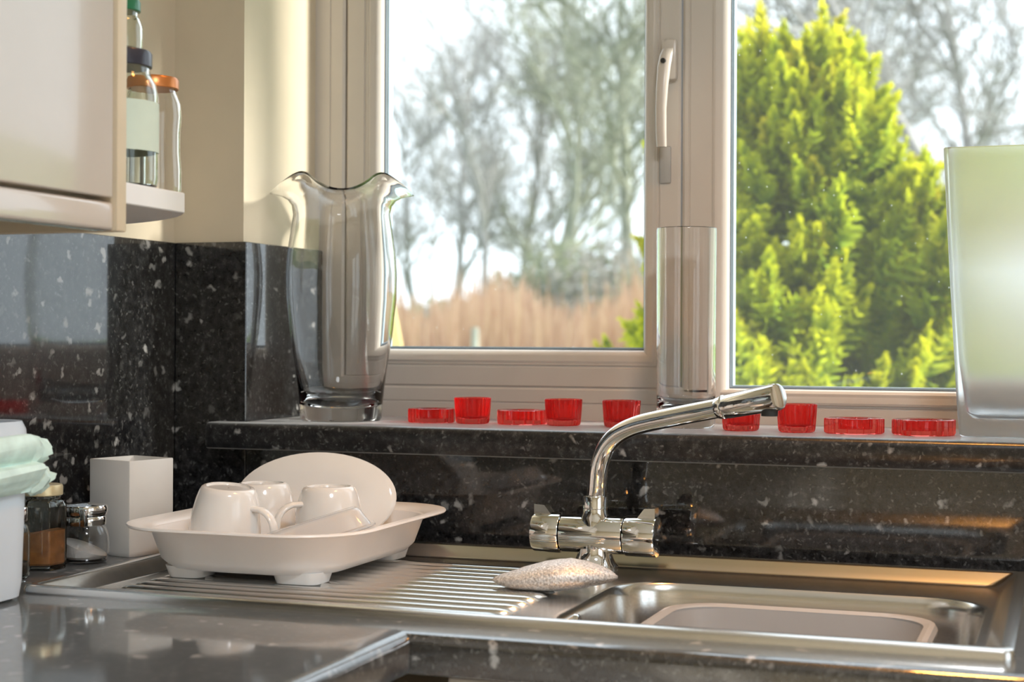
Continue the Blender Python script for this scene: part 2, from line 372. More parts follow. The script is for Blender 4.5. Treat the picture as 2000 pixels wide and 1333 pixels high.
# base cabinets
def base_cab(x0, x1, y0, y1, front, label, doors):
    c = root('base_cabinet', ((x0+x1)/2, (y0+y1)/2, 0), label, 'cabinet')
    zt = ZW-T-.0005
    if front == 'y':
        b = MB().box(x0, x1, y0+.02, y0+.036, .1, zt-.22).box(x0, x0+.018, y0+.02, y1, .1, zt).box(x1-.018, x1, y0+.02, y1, .1, zt)
        b.box(x0, x1, y0+.02, y1, .1, .118).box(x0, x1, y0+.02, y0+.036, zt-.03, zt).box(x0+.02, x1-.02, y0+.06, y0+.078, 0, .1)
        part(c, 'body', b, CREAMD)
        w = (x1-x0)/doors
        for i in range(doors):
            d = part(c, 'door', box(x0+i*w+.002, x0+(i+1)*w-.002, y0, y0+.0195, .12, zt-.004, bev=.003), CREAM)
            part(d, 'knob', MB().lathe([(.004, 0), (.004, .012), (.012, .016), (.013, .022), (.009, .026), (0.001, .027)], seg=16).xf(Matrix.Translation((x0+(i+.85)*w if i % 2 == 0 else x0+(i+.15)*w, y0, .74)) @ Matrix.Rotation(PI/2, 4, 'X')), CHROME)
    else:
        b = MB().box(x0, x1-.02, y0, y1, .1, zt).box(x0, x1-.07, y0+.01, y1-.01, 0, .1)
        part(c, 'body', b, CREAMD)
        w = (y1-y0)/doors
        for i in range(doors):
            d = part(c, 'door', box(x1-.0195, x1, y0+i*w+.002, y0+(i+1)*w-.002, .12, zt-.004, bev=.003), CREAM)
            part(d, 'knob', MB().lathe([(.004, 0), (.004, .012), (.012, .016), (.013, .022), (.009, .026), (0.001, .027)], seg=16).xf(Matrix.Translation((x1, y0+(i+.85)*w, .74)) @ Matrix.Rotation(PI/2, 4, 'Y')), CHROME)
base_cab(.64, 1.64, -.578, -.01, 'y', 'cream base cabinet under the sink with two doors', 2)
base_cab(1.645, 2.545, -.578, -.01, 'y', 'cream base cabinet beyond the sink unit with two doors', 2)
base_cab(.005, .585, -2.59, -.60, 'x', 'cream base cabinet run below the wall cabinet', 4)

# ------------------------------------------------------------------ sink
sk = root('kitchen_sink', ((SKX0+SKX1)/2, (SKY0+SKY1)/2, ZW), 'stainless steel inset sink with drainer and single bowl', 'sink')
def sr(i, r): return rrect(SKX0+i, SKX1-i, SKY0+i, SKY1-i, r, 5)
DK = ZW-.006
part(sk, 'rim', MB().loft([ring(sr(0, .012), ZW-.0005), ring(sr(0, .012), ZW+.006), ring(sr(.0015, .011), ZW+.009), ring(sr(.004, .010), ZW+.010), ring(sr(.0105, .008), ZW+.010), ring(sr(.0125, .008), ZW+.0092), ring(sr(.0142, .009), ZW+.0078), ring(sr(.0205, .013), ZW+.0021), ring(sr(.0268, .018), ZW-.0036),
     ring(sr(.0285, .02), DK+.0005), ring(sr(.031, .02), DK)]), STEELP)
bowl_o = rrect(BX0, BX1, BY0, BY1, BR, 7)
part(sk, 'deck', MB().bm(poly_with_hole(sr(.0309, .02), bowl_o, DK)), STEEL)
def br(i, r): return rrect(BX0+i, BX1-i, BY0+i, BY1-i, r, 7)
part(sk, 'bowl', MB().loft([ring(br(0, BR), DK), ring(br(.003, BR-.001), DK-.0007), ring(br(.0055, BR-.002), DK-.004), ring(br(.007, BR-.003), DK-.012), ring(br(.016, .066), ZW-.13),
     ring(br(.022, .062), ZW-.15), ring(br(.035, .055), ZW-.16), ring(br(.12, .03), ZW-.163)], True, False, True), STEEL)
OV = (-.379, ZW-.0215)
part(sk, 'overflow', MB().tube([(BX0+.005, *OV), (BX0+.0105, *OV), (BX0+.0115, *OV)], [.0095, .0092, .008], 20), CHROME, 'round chrome overflow fitting')
part(sk, 'overflow_hole', MB().tube([(BX0+.010, *OV), (BX0+.0122, *OV)], .0048, 14), CONCR)
# drainer ridges
N = 13
rm = None
for i in range(N):
    y = SKY0+.052 + i*(SKY1-.10-SKY0-.052)/(N-1)
    if rm is None:
        xa, xb = .198, .655; hw = .0085; mbr = MB(); rr = []
        for x, k in ((xa, .05), (xa+.006, .7), (xa+.016, 1), (xb-.016, 1), (xb-.006, .7), (xb, .05)):
            rr.append([(x, y+hw*k*math.cos(a), DK-.0001+.0046*k*math.sin(a)) for a in (PI*j/8 for j in range(9))])
        mbr.loft(rr, False)
        o = part(sk, 'drainer_ridge', mbr, STEEL, smooth=60); rm = o; y00 = y
    else:
        o = rm.copy(); COL.objects.link(o); o.parent = sk; o.location.y += y-y00

# washing-up basin standing in the bowl
wbx = (.768, 1.056, -.470, -.212)
def wr_(i, r): return rrect(wbx[0]+i, wbx[1]-i, wbx[2]+i, wbx[3]-i, r, 6)
zr = .881
bs = root('washing_up_bowl', (.92, -.335, ZW-.1635), 'grey plastic washing-up bowl standing inside the steel sink', 'bowl')
part(bs, 'body', MB().loft([ring(wr_(.045, .03), .7385), ring(wr_(.022, .04), .748), ring(wr_(.010, .05), zr-.010), ring(wr_(.009, .05), zr-.006), ring(wr_(.013, .047), zr-.004), ring(wr_(.026, .038), .752), ring(wr_(.045, .03), .744)], True, True, True), GREYPL)
part(bs, 'rim', MB().loft([ring(wr_(.009, .05), zr-.012), ring(wr_(0, .055), zr-.012), ring(wr_(-.001, .056), zr-.006), ring(wr_(.002, .054), zr-.001), ring(wr_(.007, .052), zr), ring(wr_(.013, .048), zr-.003), ring(wr_(.013, .047), zr-.007)]), GREYPL)

# ------------------------------------------------------------------ tap
tx, ty = .642, -.098
tp = root('mixer_tap', (tx, ty, DK-.0002), 'chrome dual lever mixer tap with angled spout', 'tap')
zc = .935
part(tp, 'pedestal', MB().lathe([(.029, 0), (.029, .004), (.025, .008), (.021, .017), (.0195, .026), (.0205, .038)], (tx, ty, DK-.0002), 32), CHROME)
def xtube(x0, x1, r, b=.0015):
    return MB().lathe([(r-b*1.5, 0), (r-b*.4, b*.4), (r, b*1.5), (r, x1-x0-b*1.5), (r-b*.4, x1-x0-b*.4), (r-b*1.5, x1-x0)], seg=40).xf(Matrix.Translation((x0, ty, zc)) @ Matrix.Rotation(PI/2, 4, 'Y'))
part(tp, 'body', xtube(tx-.040, tx+.038, .0228, .0006), CHROME)
for sgn, xa, xb in ((-1, tx-.0765, tx-.0407), (1, tx+.0387, tx+.0785)):
    h_ = part(tp, 'control_knob', xtube(xa, xb, .0245, .002), CHROME)
    x_o = xa+.002 if sgn < 0 else xb-.002; x_i = x_o + (.026 if sgn < 0 else -.026); x_m = x_o + (.013 if sgn < 0 else -.013)
    lv = MB(); zt_ = zc+.0232
    lv.loft([[(x_o, y, zt_-.006), (x_i, y, zt_-.006), (x_m, y, zt_+.0105), (x_o, y, zt_+.0115)] for y in (ty-.009, ty-.0075, ty+.0075, ty+.009)], True, True, True)
    part(h_, 'lever', lv, CHROME, smooth=20)
part(tp, 'neck', MB().lathe([(.0215, 0), (.0195, .014), (.0175, .021), (.0155, .0255), (.0150, .031), (.0145, .0315), (.0153, .032), (.0153, .0455), (.0145, .047), (.0112, .0475)], (tx, ty, zc), 32), CHROME)
phi = math.radians(-26); dx, dy = math.cos(phi), math.sin(phi)
def solve_s(px):
    lo, hi = 0, .5
    for _ in range(50):
        m_ = (lo+hi)/2; P = Vector((tx+dx*m_, ty+dy*m_, 1.1))-CAM
        if 1000+FPX*P.dot(rt)/P.dot(fw) < px: lo = m_
        else: hi = m_
    return lo
def tap_pt(px, py):
    s_ = solve_s(px); P0 = Vector((tx+dx*s_, ty+dy*s_, 0)); d = ray(px, py)
    k = (Vector((P0.x, P0.y, 0))-Vector((CAM.x, CAM.y, 0))).length/Vector((d.x, d.y, 0)).length
    return CAM + d*k
CL = [(1164, 985), (1166, 960), (1167, 938), (1169, 917), (1175, 893), (1187, 868), (1208, 847), (1245, 830), (1290, 820), (1350, 808), (1412, 796)]
pth = [tap_pt(*q_) for q_ in CL]; pth[0].x = tx; pth[0].y = ty
for _ in range(2):
    nw = [pth[0]]
    for a_, b_ in zip(pth[:-1], pth[1:]): nw += [a_.lerp(b_, .25), a_.lerp(b_, .75)]
    pth = nw+[pth[-1]]
c3 = pth[-1]; c4 = tap_pt(1522, 775)
part(tp, 'spout', MB().tube(pth, .0113, 24), CHROME, smooth=60)
ax = (c4-c3).normalized()
nz = part(tp, 'nozzle', MB().tube([c3-ax*.006, c3-ax*.005, c3+ax*.002, c3+ax*.003, c3+ax*.006, c3+ax*.008, c4-ax*.004, c4-ax*.001, c4], [.0115, .0125, .0135, .0127, .0127, .0140, .0150, .0145, .012], 28), CHROME, smooth=40)
q = c4-ax*.013
part(nz, 'aerator', MB().tube([q+Vector((0, 0, -.008)), q+Vector((0, 0, -.0195))], [.0095, .009], 20), BLACKR, 'black aerator under the nozzle')

# scourer
sc = MB(); cx, cy, cz = .655, -.295, ZW+.0118; rings = []
for i in range(25):
    u = -1+2*i/24; w = max(.02, (1-abs(u)**1.9))**.62
    ht = .0165*w*(1+.10*math.sin(3.1*u+.6)); wd = .036*w*(1+.06*math.sin(4*u))
    rings.append([(cx+u*.068*math.cos(.22)-wd*math.cos(a)*math.sin(.22)+random.uniform(-.0005, .0005), cy+u*.068*math.sin(.22)+wd*math.cos(a)*math.cos(.22),
                   cz-.001+.004*math.sin(2.2*u+.5)+max(-.0165, ht*math.sin(a))*(1 if math.sin(a) > 0 else .9)+random.uniform(-.0006, .0006)) for a in (2*PI*k/28 for k in range(28))])
sc.loft(rings, True, True, True)
single('scourer', sc, SCOUR, 'silver wire scouring pad lying beside the tap', 'scourer', (cx, cy, DK+.001), smooth=180)

# ------------------------------------------------------------------ dish tub and crockery
TX0, TX1, TY0, TY1 = .158, .458, -.425, -.052; TZ = .9585
tb = root('dish_tub', ((TX0+TX1)/2, (TY0+TY1)/2, DK+.004), 'white plastic dish tub on feet on the drainer', 'dish tub')
def tr_(i, r): return rrect(TX0+i, TX1-i, TY0+i, TY1-i, r, 8)
part(tb, 'body', MB().loft([ring(tr_(.070, .04), .9065), ring(tr_(.058, .05), .9065), ring(tr_(.045, .055), .9095), ring(tr_(.036, .06), .919), ring(tr_(.024, .07), TZ-.005), ring(tr_(.016, .075), TZ-.0015), ring(tr_(.004, .085), TZ+.001), ring(tr_(0, .088), TZ+.0005),
    ring(tr_(-.0008, .089), TZ-.0015), ring(tr_(.001, .087), TZ-.003), ring(tr_(.016, .075), TZ-.0045)][::1], True, True, False)
    .loft([ring(tr_(.016, .075), TZ-.0045), ring(tr_(.0265, .07), TZ-.007), ring(tr_(.0385, .06), .9215), ring(tr_(.0475, .055), .9125), ring(tr_(.058, .05), .910), ring(tr_(.070, .04), .9095)], True, False, True), PLAST, smooth=50)
def foot(x0, x1, y0, y1):
    a = rrect(x0, x1, y0, y1, .012, 4); b = rrect(x0-.004, x1+.004, y0-.004, y1+.004, .014, 4)
    return MB().loft([ring(a, DK+.0042), ring(b, .9115)], True, True, True)
fx0, fx1, fy0, fy1 = TX0+.056, TX1-.056, TY0+.056, TY1-.056
for x0, x1 in ((fx0, fx0+.042), (fx1-.052, fx1)):
    for y0, y1 in ((fy0, fy0+.045), (fy1-.045, fy1)):
        part(tb, 'foot', foot(x0, x1, y0, y1), PLAST)

def mug(loc, hang, label, tilt=0, tax=0):
    r_ = root('mug', (0, 0, 0), label, 'mug', 'white mugs upside down in the dish tub')
    H = .0815; out = [(.0425, 0), (.0432, .002), (.0428, .012), (.0418, .03), (.0398, .050), (.0365, .066), (.0335, .0755), (.031, .080), (.028, .0815)]
    prof = [(.0395, .001)] + out + [(.026, .0815), (.0255, .0798), (.001, .0798)]
    inn = [(.0395, .001), (.0392, .012), (.038, .03), (.036, .05), (.033, .065), (.029, .073), (.001, .075)]
    part(r_, 'cup', MB().lathe(prof, seg=44, cap=False).lathe(inn, seg=44, cap=False), CERAM)
    hp = []
    for i in range(13):
        t = i/12; a = -PI*.5 + PI*t
        hp.append((.0385+.030*math.cos(a)**.8 if math.cos(a) > 0 else .0385, 0, .036+.026*math.sin(a)))
    hp[0] = (.037, 0, .009); hp[-1] = (.036, 0, .061)
    hb = MB(); rings = []
    P = [Vector(p) for p in hp]
    for i, p in enumerate(P):
        d = (P[min(i+1, 12)]-P[max(i-1, 0)]).normalized(); n = Vector((0, 1, 0)).cross(d)
        rings.append([tuple(p+n*.0038*math.cos(q_)+Vector((0, 1, 0))*.0065*math.sin(q_)) for q_ in (2*PI*k/12 for k in range(12))])
    hb.loft(rings, True, True, True)
    part(r_, 'handle', hb, CERAM, smooth=80)
    r_.location = loc; r_.rotation_euler = (Matrix.Rotation(tilt, 3, Vector((math.cos(tax), math.sin(tax), 0))) @ Matrix.Rotation(hang, 3, 'Z')).to_euler()
    return r_
ZT = .9103
mug((.247, -.298, ZT+.0055), math.radians(-6), 'white mug upside down in tub, nearest the square white pot, handle outwards', math.radians(7), math.radians(71))
mug((.244, -.196, ZT), math.radians(140), 'white mug upside down in tub between two mugs, its handle hidden')
mug((.339, -.205, ZT), math.radians(-128), 'white mug upside down in tub at the tap end, thin handle against its side')
# oval plate leaning behind the mugs
pl = MB(); rings = []
for k, d in ((.02, .0065), (.55, .0065), (.72, .0055), (.93, .0005), (.985, -.0005), (1, .001), (.99, .003), (.93, .0045), (.74, .0095), (.55, .0105), (.02, .0105)):
    rings.append([(.106*k*math.cos(a), .0605*k*math.sin(a), d) for a in (2*PI*j/56 for j in range(56))])
pl.loft(rings, True, True, True)
single('oval_dish', pl, CERAM, 'white oval dish leaning upright behind the mugs in the tub', 'dish', (0, 0, 0), smooth=50)
od = bpy.data.objects['oval_dish']
od.rotation_euler = (math.radians(73), math.radians(-1.5), math.radians(10)); od.location = (.283, -.130, ZT+.0565)
# upturned clear dish
def dr(i, r, z): return ring(rrect(-.066+i, .066-i, -.043+i, .043-i, r, 5), z)
cd = MB().loft([dr(0, .018, 0), dr(-.002, .019, .001), dr(-.002, .019, .003), dr(.003, .016, .004), dr(.010, .015, .022), dr(.014, .012, .0255), dr(.04, .002, .0258)], True, False, True)
cd.loft([dr(0, .018, 0), dr(.006, .015, .002), dr(.0128, .014, .0205), dr(.016, .012, .0228), dr(.04, .002, .0232)], True, False, True)
o = single('clear_dish', cd, CLEARP, 'clear plastic dish turned over and propped on the tub edge', 'dish', smooth=50)
o.rotation_euler = (math.radians(-4), math.radians(-17), math.radians(28)); o.location = (.380, -.318, .9395)

# ------------------------------------------------------------------ things on the worktop by the cabinet wall
def bevel_poly(pts, b, n=2):
    out = []; m_ = len(pts)
    for i in range(m_):
        p0, p, p1 = Vector(pts[i-1]), Vector(pts[i]), Vector(pts[(i+1) % m_])
        a = p+(p0-p).normalized()*b; c = p+(p1-p).normalized()*b
        for k in range(n+1):
            t = k/n; out.append(tuple(a*(1-t)**2+p*2*t*(1-t)+c*t*t))
    return out
f_, ri, le = Vector((.098, -.264)), Vector((.117, -.193)), Vector((.027, -.245)); bk = ri+le-f_; cc = (f_+bk)/2
def sq(k): return bevel_poly([tuple(cc+(p-cc)*k) for p in (f_, ri, bk, le)], .0035)
ZPT = 1.0185
pot = MB().loft([ring(sq(.965), ZW+.0002), ring(sq(.99), ZW+.002), ring(sq(1), ZW+.006), ring(sq(1), ZPT-.001), ring(sq(.985), ZPT), ring(sq(.93), ZPT), ring(sq(.915), ZPT-.001), ring(sq(.91), ZW+.008)], True, True, True)
single('square_pot', pot, plain('matt white ceramic', (.76, .745, .71), .32, var=.03), 'tall square white ceramic pot beside the dish tub', 'pot', (cc.x, cc.y, ZW))

# clip-top sugar jar
def jar_glass(par, prof, c, mat, th=.0022, seg=36, fn=None):
    inn = [(max(.0005, r-th), z) for r, z in prof]; inn[0] = (prof[0][0]-th, prof[0][1]+th*1.8)
    inn = [(.0005, inn[0][1])] + inn
    m_ = MB().lathe([(.0005, prof[0][1])]+prof+list(reversed(inn)), c, seg, fn, cap=False)
    return part(par, 'glass_body', m_, mat)
c = (.0675, -.312, ZW+.0004)
j = root('sugar_jar', c, 'round clip-top glass jar of white sugar with chrome lid', 'jar')
jar_glass(j, [(.022, 0), (.0265, .002), (.0285, .008), (.0295, .02), (.0285, .032), (.0255, .040), (.0225, .0445), (.0225, .050)], c, CLEAR)
sg = MB(); rings = []
for z, k in ((.0045, .8), (.008, 1)): rings.append([(c[0]+.025*k*math.cos(a), c[1]+.025*k*math.sin(a), c[2]+z) for a in (2*PI*i/32 for i in range(32))])
rings.append([(c[0]+.0262*math.cos(a), c[1]+.0262*math.sin(a), c[2]+.018-.010*math.cos(a-.3)) for a in (2*PI*i/32 for i in range(32))])
sg.loft(rings, True, True, True); part(j, 'sugar', sg, SUGAR)
part(j, 'lid', MB().lathe([(.0005, .0555), (.023, .0555), (.0262, .0575), (.0272, .061), (.0272, .066), (.0262, .0685), (.022, .070), (.0005, .0715)], c, 36), CHROME, 'polished chrome lid')
part(j, 'clip_band', MB().lathe([(.0232, .0452), (.0252, .0452), (.0255, .049), (.0255, .054), (.0245, .0556), (.0232, .0556), (.0232, .0452)], c, 36, cap=False), CHROME)
part(j, 'clasp', box(c[0]+.012, c[0]+.020, c[1]-.029, c[1]-.0225, c[2]+.045, c[2]+.066, bev=.0015).xf(Matrix.Identity(4)), CHROME)

# hexagonal jar with gold lid
c = (.0535, -.377, ZW+.0004)
j = root('spice_jar', c, 'six-sided glass jar of brown spice with gold lid', 'jar')
hexr = lambda r, z, n=6: [(c[0]+r*math.cos(2*PI*i/n+.42), c[1]+r*math.sin(2*PI*i/n+.42), c[2]+z) for i in range(n)]
def hexs(r, z): return [(x, y, c[2]+z) for x, y in bevel_poly([(p[0], p[1]) for p in hexr(r, 0)], .0018)]
circ = lambda r, z, n=18: [(c[0]+r*math.cos(2*PI*(i+.5)/n+.36), c[1]+r*math.sin(2*PI*(i+.5)/n+.36), c[2]+z) for i in range(n)]
part(j, 'glass_body', MB().loft([hexs(.026, 0), hexs(.0285, .003), hexs(.0285, .074), hexs(.0265, .080), circ(.021, .083), circ(.021, .090), circ(.0192, .090), circ(.019, .082), hexs(.0235, .078), hexs(.0262, .073), hexs(.0262, .006), hexs(.02, .005)], True, True, True), GREENG, smooth=18)
part(j, 'spice', MB().loft([hexs(.024, .0058), hexs(.0258, .008), [(x, y, z+.004*math.sin(90*(x-c[0]))) for x, y, z in hexs(.0258, .042)]], True, True, True), SPICE)
part(j, 'lid', MB().lathe([(.0225, .0855), (.0235, .0865), (.0235, .0955), (.0225, .098), (.0205, .0985), (.0005, .0983)], c, 36), LIDY, 'gold metal lid')
# small spice jar half hidden by the caddy
c = (.066, -.4525, ZW+.0004)
j = root('small_jar', c, 'small glass jar with chrome lid squeezed behind the caddy', 'jar')
jar_glass(j, [(.019, 0), (.0215, .002), (.0215, .05), (.0195, .058), (.017, .061), (.017, .066)], c, GREENG, seg=24)
part(j, 'contents', MB().lathe([(.017, .0045), (.0188, .006), (.0188, .018), (.0005, .019)], c, 20), plain('dark pepper', (.06, .04, .03), .9, var=.5, scale=150))
part(j, 'lid', MB().lathe([(.0185, .064), (.019, .065), (.019, .078), (.018, .0795), (.0005, .08)], c, 24), CHROME)
# cream paper packet
c = (.030, -.5, ZW)
pk = MB()
pk.loft([ring(rrect(.004, .052, -.532, -.492, .004, 2), ZW+.0003), ring(rrect(.003, .053, -.533, -.491, .004, 2), ZW+.01), ring(rrect(.004, .052, -.532, -.492, .004, 2), 1.00),
         ring(rrect(.014, .046, -.526, -.484, .003, 2), 1.03), ring(rrect(.026, .036, -.520, -.470, .002, 2), 1.062)], True, True, True)
single('paper_packet', pk, plain('cream paper', (.78, .70, .58), .8, bmp=.3, bscale=60), 'cream paper packet folded to a point behind the caddy', 'packet', c, smooth=20)

# food caddy with compost bag
c = (.092, -.655, ZW)
KX0, KX1, KY0, KY1 = .012, .180, -.755, -.543
cd_ = root('food_caddy', c, 'pale food waste caddy lined with a mint green bag', 'waste caddy')
def kr(i, r, z): return ring(rrect(KX0+i, KX1-i, KY0+i, KY1-i, r, 6), z)
part(cd_, 'body', MB().loft([kr(.020, .03, ZW+.0003), kr(.010, .035, ZW+.004), kr(.008, .035, ZW+.02), kr(.004, .04, 1.03), kr(.004, .04, 1.032), kr(.007, .038, 1.03), kr(.011, .033, ZW+.02), kr(.024, .03, ZW+.01)], True, True, True), BINM)
part(cd_, 'rim', MB().loft([kr(.0035, .04, 1.052), kr(.0015, .042, 1.055), kr(.004, .04, 1.076), kr(.008, .036, 1.084), kr(.012, .034, 1.083), kr(.013, .033, 1.07), kr(.010, .035, 1.05), kr(.0035, .04, 1.052)]), plain('pale grey plastic', (.66, .69, .74), .4))
rings = []
BZ = [(1.068, .006, .3), (1.068, -.001, .5), (1.063, -.007, 1), (1.056, -.012, 1), (1.049, -.012, 1), (1.043, -.007, .8), (1.039, -.004, .7), (1.035, -.009, .9), (1.029, -.013, 1), (1.021, -.012, 1), (1.014, -.006, 1), (1.009, -.001, .7), (1.012, .003, .2)]
for q_, (z, off, am) in enumerate(BZ):
    pts = rrect(KX0+off, KX1-off, KY0+off, KY1-off, .042, 18); n = len(pts); cxy = Vector(((KX0+KX1)/2, (KY0+KY1)/2)); rr_ = []
    for i, (x, y) in enumerate(pts):
        dd = (Vector((x, y))-cxy).normalized(); f__ = am*(.0045*math.sin(i*.83+q_*1.1)+.003*math.sin(i*2.3-q_*.7)+random.uniform(-.0022, .0022))
        rr_.append((max(.002, x+dd.x*f__), y+dd.y*f__, z+am*(.005*math.sin(i*.31+1.2)+.0025*math.sin(i*1.7+q_)+random.uniform(-.001, .001))))
    rings.append(rr_)
part(cd_, 'compost_bag', MB().loft(rings), BAGM, 'crumpled mint green bag folded over the edge', smooth=42)

# ------------------------------------------------------------------ wall cabinet with rounded end shelves
CE = -.617; CF = .320
wc = root('wall_cabinet', (.15, -1.1, 1.272), 'glossy cream wall cabinet with rounded open end shelf', 'cabinet')
part(wc, 'body', box(-.0055, .299, -1.62, CE-.0165, 1.3035, 2.05), CREAMD)
part(wc, 'end_panel', box(-.0055, CF+.002, CE-.016, CE, 1.272, 2.05, bev=.0015), CREAMD)
for y0, y1 in ((-1.125, CE-.020), (-1.615, -1.129)):
    d = part(wc, 'door', box(.300, CF, y0, y1, 1.3035, 2.045, bev=.002, seg=3), CREAM)
    part(d, 'knob', MB().lathe([(.004, 0), (.004, .012), (.012, .016), (.013, .022), (.009, .026), (0.001, .027)], seg=16).xf(Matrix.Translation((CF, y0+.04, 1.36 if y0 < -1.5 else 1.5)) @ Matrix.Rotation(PI/2, 4, 'Y')), CHROME) if y0 < -1.5 else None
part(wc, 'pelmet', box(.296, CF-.001, -1.62, CE-.0165, 1.272, 1.2995, bev=.004, seg=3), CREAM, 'cream light pelmet under the doors')
SR = .333
def shelf(z0, z1):
    pts = [(-.0055, CE), (CF+.001, CE)] + [(min(CF+.001, .35*math.cos(a)), CE+.27*math.sin(a)) for a in (PI/2*k/28 for k in range(8, 29))] + [(-.0055, CE+.27)]
    def sc_(k): return [(x if x < 0 else x*k, CE+(y-CE)*k) for x, y in pts]
    return MB().loft([ring(sc_(.997), z0), ring(sc_(1), z0+.001), ring(sc_(1), z1-.001), ring(sc_(.997), z1)], True, True, True)
part(wc, 'shelf', shelf(1.2995, 1.3205), WHITEB, 'white quarter-round end shelf')
part(wc, 'shelf', shelf(1.70, 1.72), WHITEB, 'white quarter-round end shelf')
ZSH = 1.3208
def lidded(name, c, prof, lid, lmat, label, gmat, th=.002, extra=None):
    j = root(name, c, label, 'jar'); jar_glass(j, prof, c, gmat, th)
    r_, z0, z1 = lid
    part(j, 'lid', MB().lathe([(r_-.001, z0), (r_, z0+.0008), (r_, z1-.003), (r_-.0015, z1-.0006), (r_-.004, z1), (r_-.006, z1-.0008), (.0005, z1-.0008)], c, 36), lmat)
    return j
c = (.2745, -.560, ZSH)
j = lidded('glass_jar', c, [(.034, 0), (.039, .003), (.040, .010), (.040, .092), (.038, .104), (.033, .113), (.0315, .116), (.0315, .128)], (.0335, .122, .139), LIDB, 'large glass jar with black lid carrying a smaller jar', GREENG)
part(j, 'paper_label', MB().lathe([(.0403, .036), (.0405, .036), (.0405, .086), (.0403, .086)], c, 40, cap=False), LABELP, 'pale green wraparound label')
c = (.2730, -.558, ZSH+.1388)
lidded('glass_jar', c, [(.021, 0), (.024, .002), (.0245, .006), (.0245, .024), (.022, .032), (.0195, .035), (.0195, .042)], (.022, .040, .053), LIDG, 'small glass jar with green lid stacked on a bigger jar', GREENG)
c = (.2445, -.448, ZSH)
lidded('glass_jar', c, [(.025, 0), (.0295, .003), (.031, .010), (.031, .03), (.0295, .05), (.0295, .07), (.031, .088), (.030, .102), (.026, .112), (.0245, .116), (.0245, .122)], (.0275, .118, .131), LIDO, 'slim glass jar with copper coloured lid', CLEAR)
c = (.262, -.506, ZSH)
j = root('small_bottle', c, 'tiny clear bottle squeezed between two jars on the end shelf', 'bottle')
jar_glass(j, [(.009, 0), (.0115, .002), (.0115, .055), (.009, .063), (.0055, .068), (.0055, .080)], c, CLEAR, .0015, 20)
part(j, 'stopper', MB().lathe([(.006, .0802), (.0065, .081), (.0065, .086), (.0005, .0865)], c, 18), GREENG)

# ------------------------------------------------------------------ vases on the sill
vc = (.217, .083, ZS+.0002)
NV = 96; th0 = math.radians(-60+9+45-14)
vr = [(0, .0545), (.004, .057), (.03, .0585), (.07, .0630), (.12, .0705), (.17, .0755), (.205, .0765), (.235, .0745), (.265, .070), (.288, .0668), (.303, .0675), (.314, .0705), (.322, .0760), (.327, .0835), (.330, .090)]
def vring(z, r, inner=0, lipk=0):
    out = []; k = z/.33; lobe = .015+.045*min(1, max(0, (z-.02)/.15)); 
    flare = max(0, (z-.285)/.045)
    for i in range(NV):
        a = 2*PI*i/NV; cs = math.cos(4*(a-th0))
        rr = r*(1+lobe*(.55*cs+.25*math.cos(8*(a-th0)))*-1*(1-flare)) + flare*flare*(-.011*cs) - inner
        zz = z + flare*flare*(.0135*cs)
        out.append((vc[0]+rr*math.cos(a), vc[1]+rr*math.sin(a), vc[2]+zz))
    return out
# in this lobe convention +cos(4a)=1 is a rim peak, -1 a drooping lip
vm = MB()
outer = [vring(z, r) for z, r in vr]
inner = [vring(z, r, .0034) for z, r in reversed(vr[3:])]
base_in = [vring(.045, .0585, .0045), vring(.030, .0545, .007), vring(.022, .047, .010), vring(.0195, .006, 0)]
vm.loft([vring(0, .03)]+outer+inner+base_in, True, True, True)
single('wavy_vase', vm, CLEAR, 'tall clear fluted glass vase with wavy flared rim', 'vase', vc, smooth=70)

c = (.7055, .108, ZS+.0002)
single('cylinder_vase', MB().lathe([(.0005, .0), (.034, 0), (.0375, .002), (.0385, .006), (.0395, .26), (.0388, .2622), (.0378, .2615), (.0365, .045), (.034, .033), (.027, .026), (.0005, .024)], c, 64, cap=False), CLEAR,
       'plain clear glass cylinder vase in front of the mullion', 'vase', c, smooth=50)
# square frosted vase
qc = Vector((1.112, .090)); rings = []
def qs(h, r, z): return ring(rrect(qc.x-h, qc.x+h, qc.y-h, qc.y+h, r, 4), ZS+.0002+z)
fv = MB().loft([qs(.046, .006, 0), qs(.0535, .006, .001), qs(.055, .006, .004), qs(.0565, .006, .02), qs(.0605, .006, .09), qs(.0665, .006, .2), qs(.0735, .006, .345), qs(.0728, .006, .3465), qs(.069, .006, .3465), qs(.068, .006, .345),
                qs(.0622, .006, .2), qs(.055, .006, .09), qs(.047, .008, .030), qs(.040, .012, .023), qs(.01, .005, .0215)], True, True, True)
single('square_vase', fv, FROST, 'tall square tapered frosted glass vase at the sill end', 'vase', (qc.x, qc.y, ZS), smooth=50)

# red candle holders
def rib(a, z): return 1+.032*math.cos(24*a)
def votive(loc, label):
    c = (loc[0], loc[1], ZS+.0002)
    r_ = root('votive_holder', c, label, 'candle holder', 'red glass candle holders along the sill')
    part(r_, 'cup', MB().lathe([(.0005, .0), (.019, 0), (.0215, .0012), (.0225, .004), (.0238, .020), (.0247, .0345)], c, 130, rib, cap=False)
         .lathe([(.0247, .0345), (.0242, .0352), (.0236, .0345), (.0222, .020), (.0205, .0095), (.018, .0075), (.0005, .007)], c, 130, lambda a, z: rib(a, z) if z > .034 else 1, cap=False), REDG, smooth=40)
    return r_
vot = [((.415, .082), 'ribbed red glass votive between the two low dishes by the wavy vase'),
       ((.5435, .086), 'ribbed red glass votive midway between the wavy vase and cylinder vase'),
       ((.6255, .080), 'ribbed red glass votive behind the curve of the tap spout'),
       ((.787, .066), 'ribbed red glass votive partly hidden by the tap nozzle collar'),
       ((.859, .060), 'ribbed red glass votive just beyond the tap nozzle tip')]
v0 = votive(*vot[0])
